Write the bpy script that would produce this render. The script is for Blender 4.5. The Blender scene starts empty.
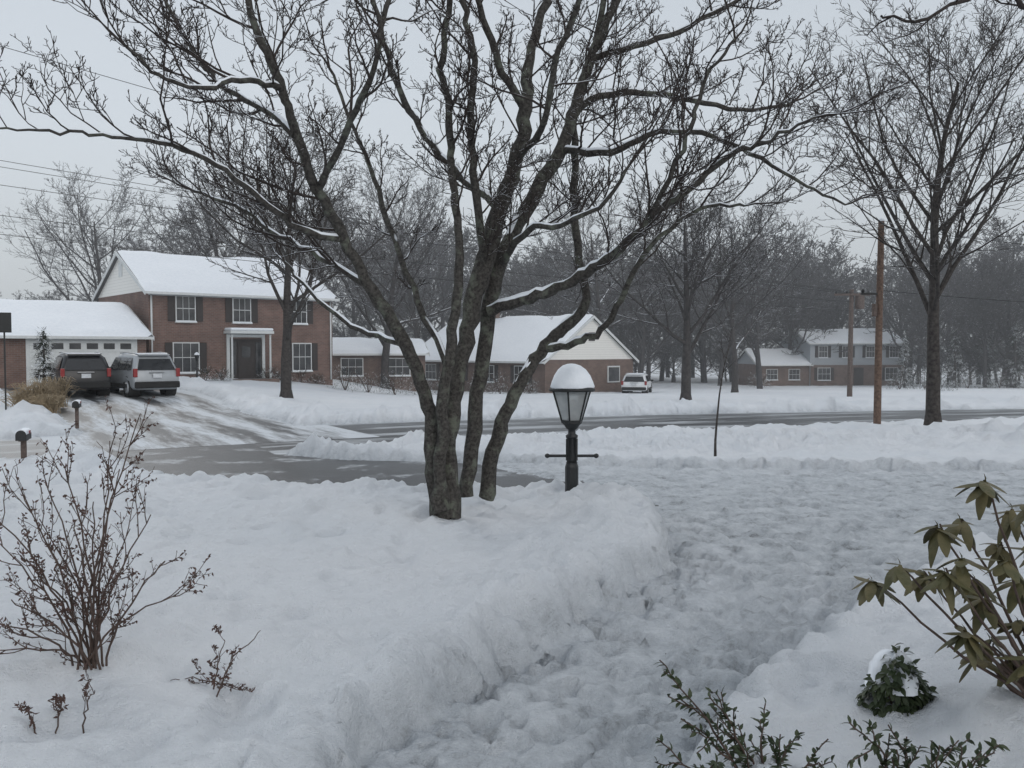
import bpy, math, random
import numpy as np
from mathutils import Vector, Matrix
random.seed(7); np.random.seed(7)
scene=bpy.context.scene
F=887.0; CAMZ=2.2; PITCH=math.atan(34/887.0)
def W(px,py,depth):
    u=(px-512)/F; v=(384-py)/F
    dy=math.cos(PITCH)+v*math.sin(PITCH); dz=-math.sin(PITCH)+v*math.cos(PITCH)
    s=depth/dy
    return Vector((u*s,depth,CAMZ+dz*s))
def X(px,d): return (px-512)/F*d
# ------------------------------------------------------------ noise
_tab=np.random.rand(256,256)
def vnoise(x,y,s=0):
    x=np.asarray(x,float)+s*17.31; y=np.asarray(y,float)+s*9.73
    xi=np.floor(x).astype(int); yi=np.floor(y).astype(int); fx=x-xi; fy=y-yi
    fx=fx*fx*fx*(fx*(fx*6-15)+10); fy=fy*fy*fy*(fy*(fy*6-15)+10)
    a=_tab[xi&255,yi&255]; b=_tab[(xi+1)&255,yi&255]; c=_tab[xi&255,(yi+1)&255]; d=_tab[(xi+1)&255,(yi+1)&255]
    return ((a*(1-fx)+b*fx)*(1-fy)+(c*(1-fx)+d*fx)*fy)*2-1
def fbm(x,y,o=4,s=0):
    r=0;a=1;t=0;f=1
    for i in range(o):
        r=r+a*vnoise(x*f+i*3.1,y*f-i*5.7,s+i); t+=a; a*=.5; f*=2.03
    return r/t
def cells(x,y,seed=0):
    """distance to nearest jittered cell point (clods of thrown snow)"""
    xi=np.floor(x).astype(int); yi=np.floor(y).astype(int); best=np.full(np.shape(x),9.)
    for dx in(-1,0,1):
        for dy in(-1,0,1):
            cx=xi+dx; cy=yi+dy; jx=_tab[(cx+seed*7)&255,cy&255]; jy=_tab[cy&255,(cx+31+seed)&255]; rr=.45+.9*_tab[(cx+91)&255,(cy+17)&255]
            best=np.minimum(best,np.hypot(x-cx-jx,y-cy-jy)/rr)
    return best
def sst(a,b,x):
    t=np.clip((x-a)/(b-a),0,1); return t*t*(3-2*t)
# ------------------------------------------------------------ terrain functions
STREET=[(-90,-24),(-30,9.2),(-9.3,20.0),(-1.7,24.3),(13,29.9),(30,35),(90,50)]
FARDRIVE=[(-6.5,20.5),(-8.9,24.5),(-14.8,34),(-21,41.5)]
CLEAR=[(-0.75,0.5),(-0.72,4.4),(-0.3,5.3),(0.62,6.9),(1.42,8.3),(1.75,9.6),(1.6,11.0),(1.05,11.8),(-0.2,12.0),(-1.5,11.9),(-3,12.4),(-5,13.9),(-7,16.0),(-9.5,17.8),(-6.0,20.6),(-5.0,18.6),(-3.4,17.7),(-1.6,17.3),(1,16.5),(4,16.0),(9,15.7),(16,15.6),(34,17),(34,10.5),(12,9.9),(5,8.8),(3.3,7.5),(1.9,5.8),(1.1,4.7),(0.75,4.0),(0.6,0.5)]
def segdist(x,y,pts,closed=False):
    d=np.full(np.shape(x),1e9); n=len(pts)
    for i in range(n if closed else n-1):
        ax,ay=pts[i]; bx,by=pts[(i+1)%n]; vx,vy=bx-ax,by-ay
        t=np.clip(((x-ax)*vx+(y-ay)*vy)/(vx*vx+vy*vy),0,1)
        d=np.minimum(d,np.hypot(x-ax-t*vx,y-ay-t*vy))
    return d
def inside(x,y,pts):
    r=np.zeros(np.shape(x),bool); n=len(pts)
    for i in range(n):
        ax,ay=pts[i]; bx,by=pts[(i+1)%n]
        if ay==by: continue
        c=((ay>y)!=(by>y))&(x<(bx-ax)*(y-ay)/(by-ay)+ax); r^=c
    return r
def base(x,y):
    x=np.asarray(x,float); y=np.asarray(y,float)
    L=1-sst(-16,-5,x)
    return L*.5*sst(25,42,y)-(1-L)*.028*np.clip(y-30,0,95)
_fr=random.Random(3); FEET=[]
for lane in (0,1,2):
    t=0
    while t<1:
        px_=.1+t*3.6+lane*.32+_fr.gauss(0,.08); py_=3.4+t*8.2-lane*.15+_fr.gauss(0,.1); FEET.append((px_,py_,math.atan2(8.2,3.6)+_fr.gauss(0,.2))); t+=_fr.uniform(.035,.06)
for k in range(40): FEET.append((_fr.uniform(.4,6),_fr.uniform(7,14),_fr.uniform(0,3.14)))
def terrain(x,y):
    x=np.asarray(x,float); y=np.asarray(y,float)
    wob=.12*fbm(x*1.3,y*1.3,3,5)+.10*fbm(x*5,y*5,2,8)
    dc=segdist(x,y,CLEAR,True); dc=np.where(inside(x,y,CLEAR),-dc,dc)+wob
    ds=segdist(x,y,STREET)-3.3+wob*2.5
    df=segdist(x,y,FARDRIVE)-2.8-.8*sst(30,38,y)+wob*2
    d=np.minimum(np.minimum(dc,ds),df)
    n1=fbm(x*.45,y*.45,4,1); n2=fbm(x*1.6,y*1.6,4,2); n3=fbm(x*6,y*6,3,3); n4=fbm(x*15,y*15,2,4)
    near=1-sst(14,30,y)
    depth=.37-.25*sst(9.5,15,y+.05*x)+.055*n1*(1-.6*sst(11,14,y))+.035*n2
    edge=sst(0,.30,d)
    h=depth*edge
    dr=np.minimum(ds,df)
    fside=sst(23,27,y-.42*x)
    h+=(.07+.22*fside)*np.exp(-((dr-1.0)/.7)**2)*(.75+1.3*n2+.5*n1)*sst(0,.3,d)
    h+=.10*np.exp(-((dc-.6)/.4)**2)*(.5+1.8*n2)*sst(0,.2,d)*sst(5,8,y)*(1-.85*sst(10.5,12.5,y))
    bk=np.exp(-((y-(18.9+.16*x))/1.5)**2)*sst(-6,-4.5,x)*sst(0,.5,d)
    h+=bk*(.04+.26*np.clip(n2+.3*n1,-.3,1)+.06*n3+.012*np.clip(x,0,10))
    h+=sst(17,19,y)*edge*.05*n3*(1-sst(40,60,y))
    if x.size>100:
        c1=np.clip(1-cells(x*4.2+n3*.3,y*4.2,1),0,1); c2=np.clip(1-cells(x*8.5,y*8.5+n3*.3,2),0,1)
        spread=np.exp(-np.clip(d-.1,0,9)/.5)
        msk=np.clip(spread*1.3+sst(.05,.5,n2)*.42,0,1.2)
        h+=sst(.0,.10,d)*near*msk*(.105*np.sqrt(c1)+.05*np.sqrt(c2))
        h+=(1-edge)*sst(-1.3,0,dc)*near*(.045*c1+.045*np.sqrt(c2))*(n3>-.15)*np.where(y<12,1,.35)
    h+=edge*near*(.036*n3+.014*n4)
    dent=np.clip(fbm(x*2.6,y*2.6,2,15)-.2,0,1); h-=edge*near*dent*.17
    h+=.36*sst(.75,2.3,x-.12*y)*(1-sst(3.6,6.2,y))*edge
    inner=1-edge
    exp_dc=(1-sst(-.2,1.3,x-.5*(15-y)+.4*n2))*sst(11.9,12.3,y+.3*n1)
    packed=.05+.03*n2+.04*n3+.018*n4
    if x.size>100:
        for fx,fy,fa in FEET:
            m=(np.abs(x-fx)<.3)&(np.abs(y-fy)<.3)
            u=(x[m]-fx)*math.cos(fa)+(y[m]-fy)*math.sin(fa); v=-(x[m]-fx)*math.sin(fa)+(y[m]-fy)*math.cos(fa)
            q=np.sqrt((u/.16)**2+(v/.075)**2); packed[m]+=-.05*(1-sst(.5,1.2,q))+.018*np.exp(-((q-1.35)/.3)**2)
    packed=np.maximum(packed,.012+.006*n4)
    zc=np.where((ds<dc)&(ds<df),-.05,np.where(df<dc,-.05,packed*(1-exp_dc)-.05*exp_dc))
    z=base(x,y)+h+inner*zc
    slush=inner*np.clip(.85+.3*n1+.25*sst(.3,1.5,-dc),0,1)
    far=sst(60,200,np.hypot(x,y)); z=z+far*1.5*fbm(x*.02,y*.02,2,9)
    return z,slush
def gz(x,y): return float(terrain(np.array([x]),np.array([y]))[0][0])
def bz(x,y): return float(base(x,y))
# ------------------------------------------------------------ material helpers
def newmat(name):
    m=bpy.data.materials.new(name); m.use_nodes=True
    nt=m.node_tree; return m,nt,nt.nodes['Principled BSDF']
def N(nt,t,**k):
    n=nt.nodes.new(t)
    for a,b in k.items(): setattr(n,a,b)
    return n
def noise_node(nt,scale,detail=5,rough=.6,coord='Object'):
    tc=N(nt,'ShaderNodeTexCoord'); n=N(nt,'ShaderNodeTexNoise')
    n.inputs['Scale'].default_value=scale; n.inputs['Detail'].default_value=detail; n.inputs['Roughness'].default_value=rough
    nt.links.new(tc.outputs[coord],n.inputs['Vector']); return n
def ramp(nt,src,stops):
    r=N(nt,'ShaderNodeValToRGB'); e=r.color_ramp.elements
    while len(e)<len(stops): e.new(.5)
    for el,(p,c) in zip(e,stops):
        el.position=p; el.color=(c[0],c[1],c[2],1) if isinstance(c,tuple) else (c,c,c,1)
    nt.links.new(src,r.inputs[0]); return r
def mixc(nt,f,a,b):
    m=N(nt,'ShaderNodeMix',data_type='RGBA')
    for s,i in ((f,0),(a,6),(b,7)):
        if hasattr(s,'links'): nt.links.new(s,m.inputs[i])
        elif i==0: m.inputs[0].default_value=s
        else: m.inputs[i].default_value=(s[0],s[1],s[2],1)
    return m.outputs[2]
def math_(nt,op,a,b=None):
    m=N(nt,'ShaderNodeMath',operation=op)
    for i,s in enumerate((a,b)):
        if s is None: continue
        if hasattr(s,'links'): nt.links.new(s,m.inputs[i])
        else: m.inputs[i].default_value=s
    return m.outputs[0]
def bump(nt,bs,h,strength,dist):
    b=N(nt,'ShaderNodeBump'); b.inputs['Strength'].default_value=strength; b.inputs['Distance'].default_value=dist
    nt.links.new(h,b.inputs['Height']); nt.links.new(b.outputs[0],bs.inputs['Normal'])
SNOW=(.83,.87,.92)
def simple(name,col,rough=.6,var=.15,scale=8,metal=0,spec=.5,bmp=0):
    m,nt,b=newmat(name)
    n=noise_node(nt,scale,3); lo=tuple(c*(1-var) for c in col); hi=tuple(min(1,c*(1+var)) for c in col)
    r=ramp(nt,n.outputs['Fac'],[(.3,lo),(.7,hi)]); nt.links.new(r.outputs[0],b.inputs['Base Color'])
    b.inputs['Roughness'].default_value=rough; b.inputs['Metallic'].default_value=metal
    if bmp: bump(nt,b,n.outputs['Fac'],bmp,.02)
    return m
def snowy(name,c1,c2,scale,amount,lichen=None,rough=.9,fine=True):
    """bark-like material with snow lying on upward surfaces"""
    m,nt,b=newmat(name)
    n=noise_node(nt,scale,5 if fine else 1,.65); r=ramp(nt,n.outputs['Fac'],[(.3,c1),(.72,c2)])
    col=r.outputs[0]
    if lichen:
        n2=noise_node(nt,5,4,.7); r2=ramp(nt,n2.outputs['Fac'],[(.52,0.),(.64,.6)]); col=mixc(nt,r2.outputs[0],col,lichen)
    g=N(nt,'ShaderNodeNewGeometry'); s=N(nt,'ShaderNodeSeparateXYZ'); nt.links.new(g.outputs['Normal'],s.inputs[0])
    n3=noise_node(nt,3.0,2,.6)
    v=math_(nt,'ADD',s.outputs['Z'],math_(nt,'MULTIPLY',n3.outputs['Fac'],1.2))
    mr=N(nt,'ShaderNodeMapRange'); mr.inputs['From Min'].default_value=amount; mr.inputs['From Max'].default_value=amount+.2
    nt.links.new(v,mr.inputs['Value'])
    col=mixc(nt,mr.outputs[0],col,SNOW)
    nt.links.new(col,b.inputs['Base Color']); b.inputs['Roughness'].default_value=rough
    b.inputs['Specular IOR Level'].default_value=.2
    if fine: bump(nt,b,n.outputs['Fac'],.6,.02)
    return m
def brick(name,c1,c2,mortar=(.20,.19,.18)):
    m,nt,b=newmat(name)
    tc=N(nt,'ShaderNodeTexCoord'); s=N(nt,'ShaderNodeSeparateXYZ'); nt.links.new(tc.outputs['Object'],s.inputs[0])
    c=N(nt,'ShaderNodeCombineXYZ'); nt.links.new(math_(nt,'ADD',s.outputs[0],s.outputs[1]),c.inputs[0]); nt.links.new(s.outputs[2],c.inputs[1])
    t=N(nt,'ShaderNodeTexBrick'); nt.links.new(c.outputs[0],t.inputs['Vector'])
    t.inputs['Scale'].default_value=1; t.inputs['Brick Width'].default_value=.24; t.inputs['Row Height'].default_value=.085; t.inputs['Mortar Size'].default_value=.008
    t.inputs['Color1'].default_value=(*c1,1); t.inputs['Color2'].default_value=(*c2,1); t.inputs['Mortar'].default_value=(*mortar,1)
    n=noise_node(nt,.9,5,.7); r=ramp(nt,n.outputs['Fac'],[(.3,.65),(.7,1.15)])
    mm=N(nt,'ShaderNodeMix',data_type='RGBA',blend_type='MULTIPLY'); mm.inputs[0].default_value=1
    nt.links.new(t.outputs[0],mm.inputs[6]); nt.links.new(r.outputs[0],mm.inputs[7]); nt.links.new(mm.outputs[2],b.inputs['Base Color'])
    b.inputs['Roughness'].default_value=.9; return m
def siding(name,col):
    m,nt,b=newmat(name); tc=N(nt,'ShaderNodeTexCoord'); s=N(nt,'ShaderNodeSeparateXYZ'); nt.links.new(tc.outputs['Object'],s.inputs[0])
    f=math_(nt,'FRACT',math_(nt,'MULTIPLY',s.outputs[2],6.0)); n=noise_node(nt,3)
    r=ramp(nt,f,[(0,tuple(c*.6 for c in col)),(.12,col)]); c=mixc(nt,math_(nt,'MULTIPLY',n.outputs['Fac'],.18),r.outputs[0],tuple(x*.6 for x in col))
    nt.links.new(c,b.inputs['Base Color']); b.inputs['Roughness'].default_value=.7; return m
# snow
mSnow,nt,b=newmat('snow_surface')
at=N(nt,'ShaderNodeAttribute',attribute_name='slush')
n1=noise_node(nt,3.4,7,.78); n2=noise_node(nt,45,3,.7); n3=noise_node(nt,.5,3,.5); n4=noise_node(nt,11,6,.8)
cl=ramp(nt,n3.outputs['Fac'],[(.3,(.81,.85,.895)),(.7,(.88,.905,.94))])
sl=ramp(nt,n1.outputs['Fac'],[(.30,(.10,.10,.10)),(.355,(.34,.36,.38)),(.45,(.53,.565,.60)),(.60,(.69,.725,.76)),(.74,(.80,.83,.87))])
col=mixc(nt,at.outputs['Fac'],cl.outputs[0],sl.outputs[0])
nt.links.new(col,b.inputs['Base Color']); b.inputs['Roughness'].default_value=.7
b.inputs['Specular IOR Level'].default_value=.25
hh=math_(nt,'ADD',math_(nt,'MULTIPLY',n4.outputs['Fac'],1.0),math_(nt,'MULTIPLY',n2.outputs['Fac'],.3))
bump(nt,b,hh,.85,.09)
mCap,nt,b=newmat('snow_cap'); n=noise_node(nt,7,4,.6); r=ramp(nt,n.outputs['Fac'],[(.3,(.78,.82,.87)),(.7,(.86,.89,.93))]); nt.links.new(r.outputs[0],b.inputs['Base Color']); b.inputs['Roughness'].default_value=.8; bump(nt,b,n.outputs['Fac'],.4,.05)
def asphalt(name,lo,hi,streak,spec=.35):
    m,nt,b=newmat(name); n=noise_node(nt,70,2,.7)
    r=ramp(nt,n.outputs['Fac'],[(.3,(.032,.034,.037)),(.7,(.07,.072,.075))])
    nn=N(nt,'ShaderNodeTexNoise'); nn.inputs['Detail'].default_value=6; nn.inputs['Roughness'].default_value=.72; nn.inputs['Scale'].default_value=1
    if streak:
        al=N(nt,'ShaderNodeAttribute',attribute_name='along'); ac=N(nt,'ShaderNodeAttribute',attribute_name='across'); c=N(nt,'ShaderNodeCombineXYZ')
        nt.links.new(math_(nt,'MULTIPLY',al.outputs['Fac'],.22),c.inputs[0]); nt.links.new(math_(nt,'MULTIPLY',ac.outputs['Fac'],1.6),c.inputs[1]); nt.links.new(c.outputs[0],nn.inputs['Vector'])
        tr=math_(nt,'MULTIPLY',math_(nt,'COSINE',math_(nt,'MULTIPLY',math_(nt,'ABSOLUTE',ac.outputs['Fac']),3.9)),.07)
        edge=math_(nt,'MULTIPLY',math_(nt,'POWER',math_(nt,'DIVIDE',math_(nt,'ABSOLUTE',ac.outputs['Fac']),3.6),4),.16)
        f=math_(nt,'ADD',math_(nt,'ADD',nn.outputs['Fac'],tr),edge)
    else:
        tc=N(nt,'ShaderNodeTexCoord'); nt.links.new(tc.outputs['Object'],nn.inputs['Vector']); f=nn.outputs['Fac']
    r2=ramp(nt,f,[(lo,0.),(lo+.07,.45),(hi,1.)])
    r3=ramp(nt,n.outputs['Fac'],[(.3,(.50,.53,.56)),(.7,(.66,.69,.72))])
    nt.links.new(mixc(nt,r2.outputs[0],r.outputs[0],r3.outputs[0]),b.inputs['Base Color']); b.inputs['Specular IOR Level'].default_value=spec
    rr=ramp(nt,r2.outputs[0],[(0,.34),(1,.8)]); nt.links.new(rr.outputs[0],b.inputs['Roughness']); bump(nt,b,math_(nt,'ADD',f,math_(nt,'MULTIPLY',n.outputs['Fac'],.15)),.5,.04); return m
mRoad=asphalt('wet_road_asphalt',.51,.76,True); mFarDrive=asphalt('slushy_driveway_asphalt',.43,.62,True); mAsph=asphalt('wet_driveway_asphalt',.55,.85,False,.28)
mBark=snowy('bark_lichen',(.020,.018,.017),(.098,.092,.084),30,1.27,lichen=(.16,.175,.14))
mTwig=snowy('twig_bark',(.026,.022,.021),(.072,.061,.056),20,1.26)
mBarkR=snowy('bark_grey',(.038,.034,.033),(.080,.073,.068),12,1.42,fine=False)
mBarkF=snowy('bark_far',(.040,.037,.037),(.078,.073,.072),6,1.30,fine=False)
mBarkFF=snowy('bark_distant',(.042,.040,.042),(.078,.075,.076),4,1.52,fine=False)
mBrick=brick('brick_red',(.15,.083,.064),(.20,.115,.09)); mBrick2=brick('brick_brown',(.14,.086,.068),(.19,.122,.096))
mWhite=simple('white_trim',(.62,.64,.64),.5,.06); mSidW=siding('white_siding',(.86,.85,.81)); mSidG=siding('grey_siding',(.40,.43,.46))
mDark=simple('dark_wood',(.035,.028,.026),.7); mShingle=simple('shingle',(.10,.10,.10),.9,.3,20)
mBlack=simple('black_iron',(.012,.013,.014),.45,.3,30,bmp=.2); mRubber=simple('rubber',(.02,.02,.02),.9)
mPole=simple('pole_wood',(.13,.088,.068),.9,.4,14,bmp=.5); mPoleG=simple('pole_wood_old',(.11,.085,.075),.9,.35,14)
mGlass,nt,b=newmat('window_glass'); n=noise_node(nt,1.3); r=ramp(nt,n.outputs['Fac'],[(.35,(.02,.022,.025)),(.65,(.07,.07,.072))]); nt.links.new(r.outputs[0],b.inputs['Base Color']); b.inputs['Roughness'].default_value=.1
mCarG=simple('car_glass',(.015,.017,.02),.07,.2)
mSilver=simple('silver_paint',(.36,.38,.40),.35,.08,3,metal=.3); mBlackP=simple('black_paint',(.010,.010,.012),.3,.2,3); mWhiteP=simple('white_paint',(.75,.77,.79),.35,.05,3)
mRed=simple('tail_light',(.25,.02,.02),.25); mAlloy=simple('alloy',(.4,.41,.42),.4,metal=.7); mPlate=simple('plate',(.6,.62,.65),.5)
mLampG,nt,b=newmat('frosted_glass'); n=noise_node(nt,6); r=ramp(nt,n.outputs['Fac'],[(.3,(.50,.53,.54)),(.7,(.72,.74,.74))]); nt.links.new(r.outputs[0],b.inputs['Base Color']); b.inputs['Transmission Weight'].default_value=.6; b.inputs['Roughness'].default_value=.3
mRhod=snowy('rhododendron_leaf',(.055,.060,.028),(.145,.118,.060),9,1.95,rough=.45)
mHolly=snowy('evergreen_leaf',(.025,.038,.02),(.06,.075,.038),9,1.62,rough=.4)
mStem=simple('shrub_stem',(.075,.05,.04),.8,.3,25); mBud=simple('dried_bud',(.085,.05,.042),.9,.4,40)
mGrass=simple('dry_grass',(.34,.27,.18),.9,.3,5); mHedge=snowy('hedge_leaf',(.030,.038,.026),(.06,.068,.048),5,1.25,fine=False)
# ------------------------------------------------------------ mesh helpers
def link(o,parent=None):
    bpy.context.collection.objects.link(o)
    if parent: o.parent=parent
    return o
def mesh_np(name,V,Fq,mat,parent=None,smooth=True):
    V=np.asarray(V,np.float32); Fq=np.asarray(Fq,np.int32); k=Fq.shape[1]
    me=bpy.data.meshes.new(name); me.vertices.add(len(V)); me.vertices.foreach_set('co',V.ravel())
    me.loops.add(Fq.size); me.loops.foreach_set('vertex_index',Fq.ravel())
    me.polygons.add(len(Fq)); me.polygons.foreach_set('loop_start',np.arange(0,Fq.size,k,dtype=np.int32))
    me.polygons.foreach_set('use_smooth',np.full(len(Fq),smooth)); me.update(calc_edges=True); me.validate()
    if mat: me.materials.append(mat)
    return link(bpy.data.objects.new(name,me),parent)
def mesh_py(name,v,f,mat,parent=None,smooth=False,bevel=0):
    me=bpy.data.meshes.new(name); me.from_pydata([tuple(a) for a in v],[],f); me.update()
    import bmesh
    bm=bmesh.new(); bm.from_mesh(me); bmesh.ops.recalc_face_normals(bm,faces=bm.faces); bm.to_mesh(me); bm.free()
    if mat: me.materials.append(mat)
    for p in me.polygons: p.use_smooth=smooth
    o=link(bpy.data.objects.new(name,me),parent)
    if bevel:
        m=o.modifiers.new('b','BEVEL'); m.width=bevel; m.segments=2; m.limit_method='ANGLE'
    return o
def box(name,parent,c,s,mat,bevel=0,rz=0):
    x,y,z=[a/2 for a in s]; R=Matrix.Rotation(rz,3,'Z'); c=Vector(c)
    v=[c+R@Vector((i*x,j*y,k*z)) for i in(-1,1) for j in(-1,1) for k in(-1,1)]
    f=[(0,1,3,2),(4,6,7,5),(0,4,5,1),(2,3,7,6),(0,2,6,4),(1,5,7,3)]
    return mesh_py(name,v,f,mat,parent,False,bevel)
def prism(name,parent,prof,x0,x1,mat,bevel=0):
    n=len(prof); v=[(x0,a,b) for a,b in prof]+[(x1,a,b) for a,b in prof]
    f=[tuple(range(n)),tuple(range(2*n-1,n-1,-1))]+[(i,(i+1)%n,n+(i+1)%n,n+i) for i in range(n)]
    return mesh_py(name,v,f,mat,parent,False,bevel)
def lathe(name,parent,prof,n,mat,smooth=True,loc=(0,0,0),rot=0):
    v=[];f=[]
    for r,z in prof:
        for i in range(n):
            a=rot+2*math.pi*i/n; v.append((loc[0]+r*math.cos(a),loc[1]+r*math.sin(a),loc[2]+z))
    for k in range(len(prof)-1):
        for i in range(n): f.append((k*n+i,k*n+(i+1)%n,(k+1)*n+(i+1)%n,(k+1)*n+i))
    f.append(tuple(range(n))); f.append(tuple((len(prof)-1)*n+i for i in range(n)))
    return mesh_py(name,v,f,mat,parent,smooth)
def empty(name,loc=(0,0,0),rz=0):
    e=bpy.data.objects.new(name,None); e.location=loc; e.rotation_euler[2]=rz; e.empty_display_size=.3
    return link(e)
class Tubes:
    def __init__(s): s.g={}
    def add(s,pts,rad,sides=4): s.g.setdefault((len(pts),sides),[]).append(([tuple(p) for p in pts],rad))
    def build(s,name,mat,parent=None):
        VV=[];FF=[];off=0
        for (n,k),L in s.g.items():
            P=np.array([a for a,_ in L],float); R=np.array([b for _,b in L],float); M=len(L)
            T=np.gradient(P,axis=1); T/=np.linalg.norm(T,axis=2,keepdims=True)+1e-9
            av=T.mean(axis=1); ref=np.where(np.abs(av[:,2:3])>.75,np.array([[1.,.13,0]]),np.array([[0.,.1,1]]))[:,None,:]
            U=np.cross(T,np.broadcast_to(ref,T.shape)); U/=np.linalg.norm(U,axis=2,keepdims=True)+1e-9
            Vv=np.cross(T,U); a=np.arange(k)*2*np.pi/k
            ring=P[:,:,None,:]+R[:,:,None,None]*(np.cos(a)[None,None,:,None]*U[:,:,None,:]+np.sin(a)[None,None,:,None]*Vv[:,:,None,:])
            VV.append(ring.reshape(-1,3))
            b=off+np.arange(M)[:,None,None]*n*k+np.arange(n-1)[None,:,None]*k
            i=np.arange(k)[None,None,:]; j=(i+1)%k
            FF.append(np.stack([b+i,b+j,b+k+j,b+k+i],-1).reshape(-1,4)); off+=M*n*k
        return mesh_np(name,np.concatenate(VV),np.concatenate(FF),mat,parent)
def rv(s=1): return Vector((random.gauss(0,s),random.gauss(0,s),random.gauss(0,s)))
def child_dir(d,ang,az=None):
    a=d.orthogonal().normalized(); b=d.cross(a).normalized(); az=random.uniform(0,6.283) if az is None else az
    return (d*math.cos(ang)+(a*math.cos(az)+b*math.sin(az))*math.sin(ang)).normalized()
def grow(T,p,d,L,r,lev,P):
    n=P['seg'][lev]; pts=[p.copy()]; rad=[r]; ds=[d.copy()]; st=L/n; re=r*P['tip'][lev]
    for i in range(n):
        d=(d+rv(P['wob'][lev])+Vector((0,0,P['up'][lev]))).normalized(); p=p+d*st
        pts.append(p.copy()); rad.append(r+(re-r)*(i+1)/n); ds.append(d.copy())
    T.add(pts,rad,P['sides'][lev])
    if lev<P['max']:
        k=P['kids'][lev]; t0=P['t0'][lev]; az=random.uniform(0,6)
        for j in range(k):
            t=min(.999,t0+(1-t0)*(j+random.random())/k); q=t*n; i=int(q); f=q-i
            pos=pts[i].lerp(pts[i+1],f); rr=rad[i]+(rad[i+1]-rad[i])*f; az+=2.4+random.uniform(-.5,.5)
            cd=child_dir(ds[i],P['ang'][lev]*random.uniform(.7,1.25),az)
            if cd.z<-.35: cd.z*=-.3; cd.normalize()
            tt=(t-t0)/(1-t0)
            cl=L*P['ratio'][lev]*(1-.55*tt)*random.uniform(.7,1.2)
            grow(T,pos,cd,cl,max(P['rmin'],min(rr*.8,P['rk'][lev]*rr)),lev+1,P)
def tree(name,x,y,H,r,mat,P,z=None,obj=True):
    T=Tubes(); z=(bz(x,y)+.1) if z is None else z
    T.add([Vector((0,0,-.3)),Vector((0,0,.0)),Vector((0,0,.35))],[r*1.5,r*1.3,r*1.0],8)
    grow(T,Vector((0,0,.33)),Vector((random.uniform(-.03,.03),0,1)).normalized(),H*P['trunk'],r,0,P)
    o=T.build(name,mat); o.location=(x,y,z); return o
PD=dict(trunk=.72,seg=[7,6,5,4,3],wob=[.05,.10,.13,.16,.2],up=[.02,.09,.06,.04,.03],tip=[.2,.25,.3,.4,.5],sides=[7,5,4,3,3],
        kids=[15,9,7,5,0],t0=[.25,.2,.15,.1,0],ang=[.85,.75,.75,.75,.7],ratio=[.62,.5,.5,.5,.4],rk=[.5,.5,.5,.55,.5],rmin=.012,max=4)
# ------------------------------------------------------------ ground sheet
def axis(a,b,s0,g,lo,hi):
    r=list(np.arange(a,b,s0)); s=s0; v=r[-1]
    while v<hi: s*=g; v+=s; r.append(v)
    s=s0; v=r[0]
    l=[]
    while v>lo: s*=g; v-=s; l.append(v)
    return np.array(l[::-1]+r)
xs=axis(-4.5,5.2,.034,1.020,-420,420); ys=axis(3,12,.034,1.012,-6,520)
Xg,Yg=np.meshgrid(xs,ys); Z,S=terrain(Xg,Yg); nx,ny=len(xs),len(ys)
i=np.arange(ny-1)[:,None]*nx+np.arange(nx-1)[None,:]
Fq=np.stack([i,i+1,i+nx+1,i+nx],-1).reshape(-1,4)
gobj=mesh_np('snow_ground',np.stack([Xg,Yg,Z],-1).reshape(-1,3),Fq,mSnow)
a=gobj.data.attributes.new('slush','FLOAT','POINT'); a.data.foreach_set('value',S.ravel().astype(np.float32))
def ribbon(name,pts,hw,mat,dz):
    V=[];Fc=[]; P=[]; al=[]; ac=[]
    for k in range(len(pts)-1):
        a=Vector(pts[k]);b=Vector(pts[k+1]); n=max(2,int((b-a).length/1.2))
        for q in range(n): P.append(a.lerp(b,q/n))
    P.append(Vector(pts[-1])); s=0
    for k,p in enumerate(P):
        if k: s+=(p-P[k-1]).length
        t=(P[min(k+1,len(P)-1)]-P[max(k-1,0)]).normalized(); nrm=Vector((-t.y,t.x))
        for q in range(9):
            c=p+nrm*hw*(q/4-1); V.append((c.x,c.y,bz(c.x,c.y)+dz)); al.append(s); ac.append(hw*(q/4-1))
    for k in range(len(P)-1):
        for q in range(8): Fc.append((k*9+q,k*9+q+1,k*9+q+10,k*9+q+9))
    o=mesh_np(name,V,Fc,mat)
    for nm,arr in(('along',al),('across',ac)):
        t=o.data.attributes.new(nm,'FLOAT','POINT'); t.data.foreach_set('value',np.array(arr,np.float32))
    return o
ribbon('road',STREET,3.8,mRoad,0); ribbon('neighbour_driveway',FARDRIVE,3.7,mFarDrive,.004)
dv=[(p[0],p[1],.008) for p in CLEAR]; mesh_py('driveway',dv,[tuple(range(len(dv)))],mAsph)
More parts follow.
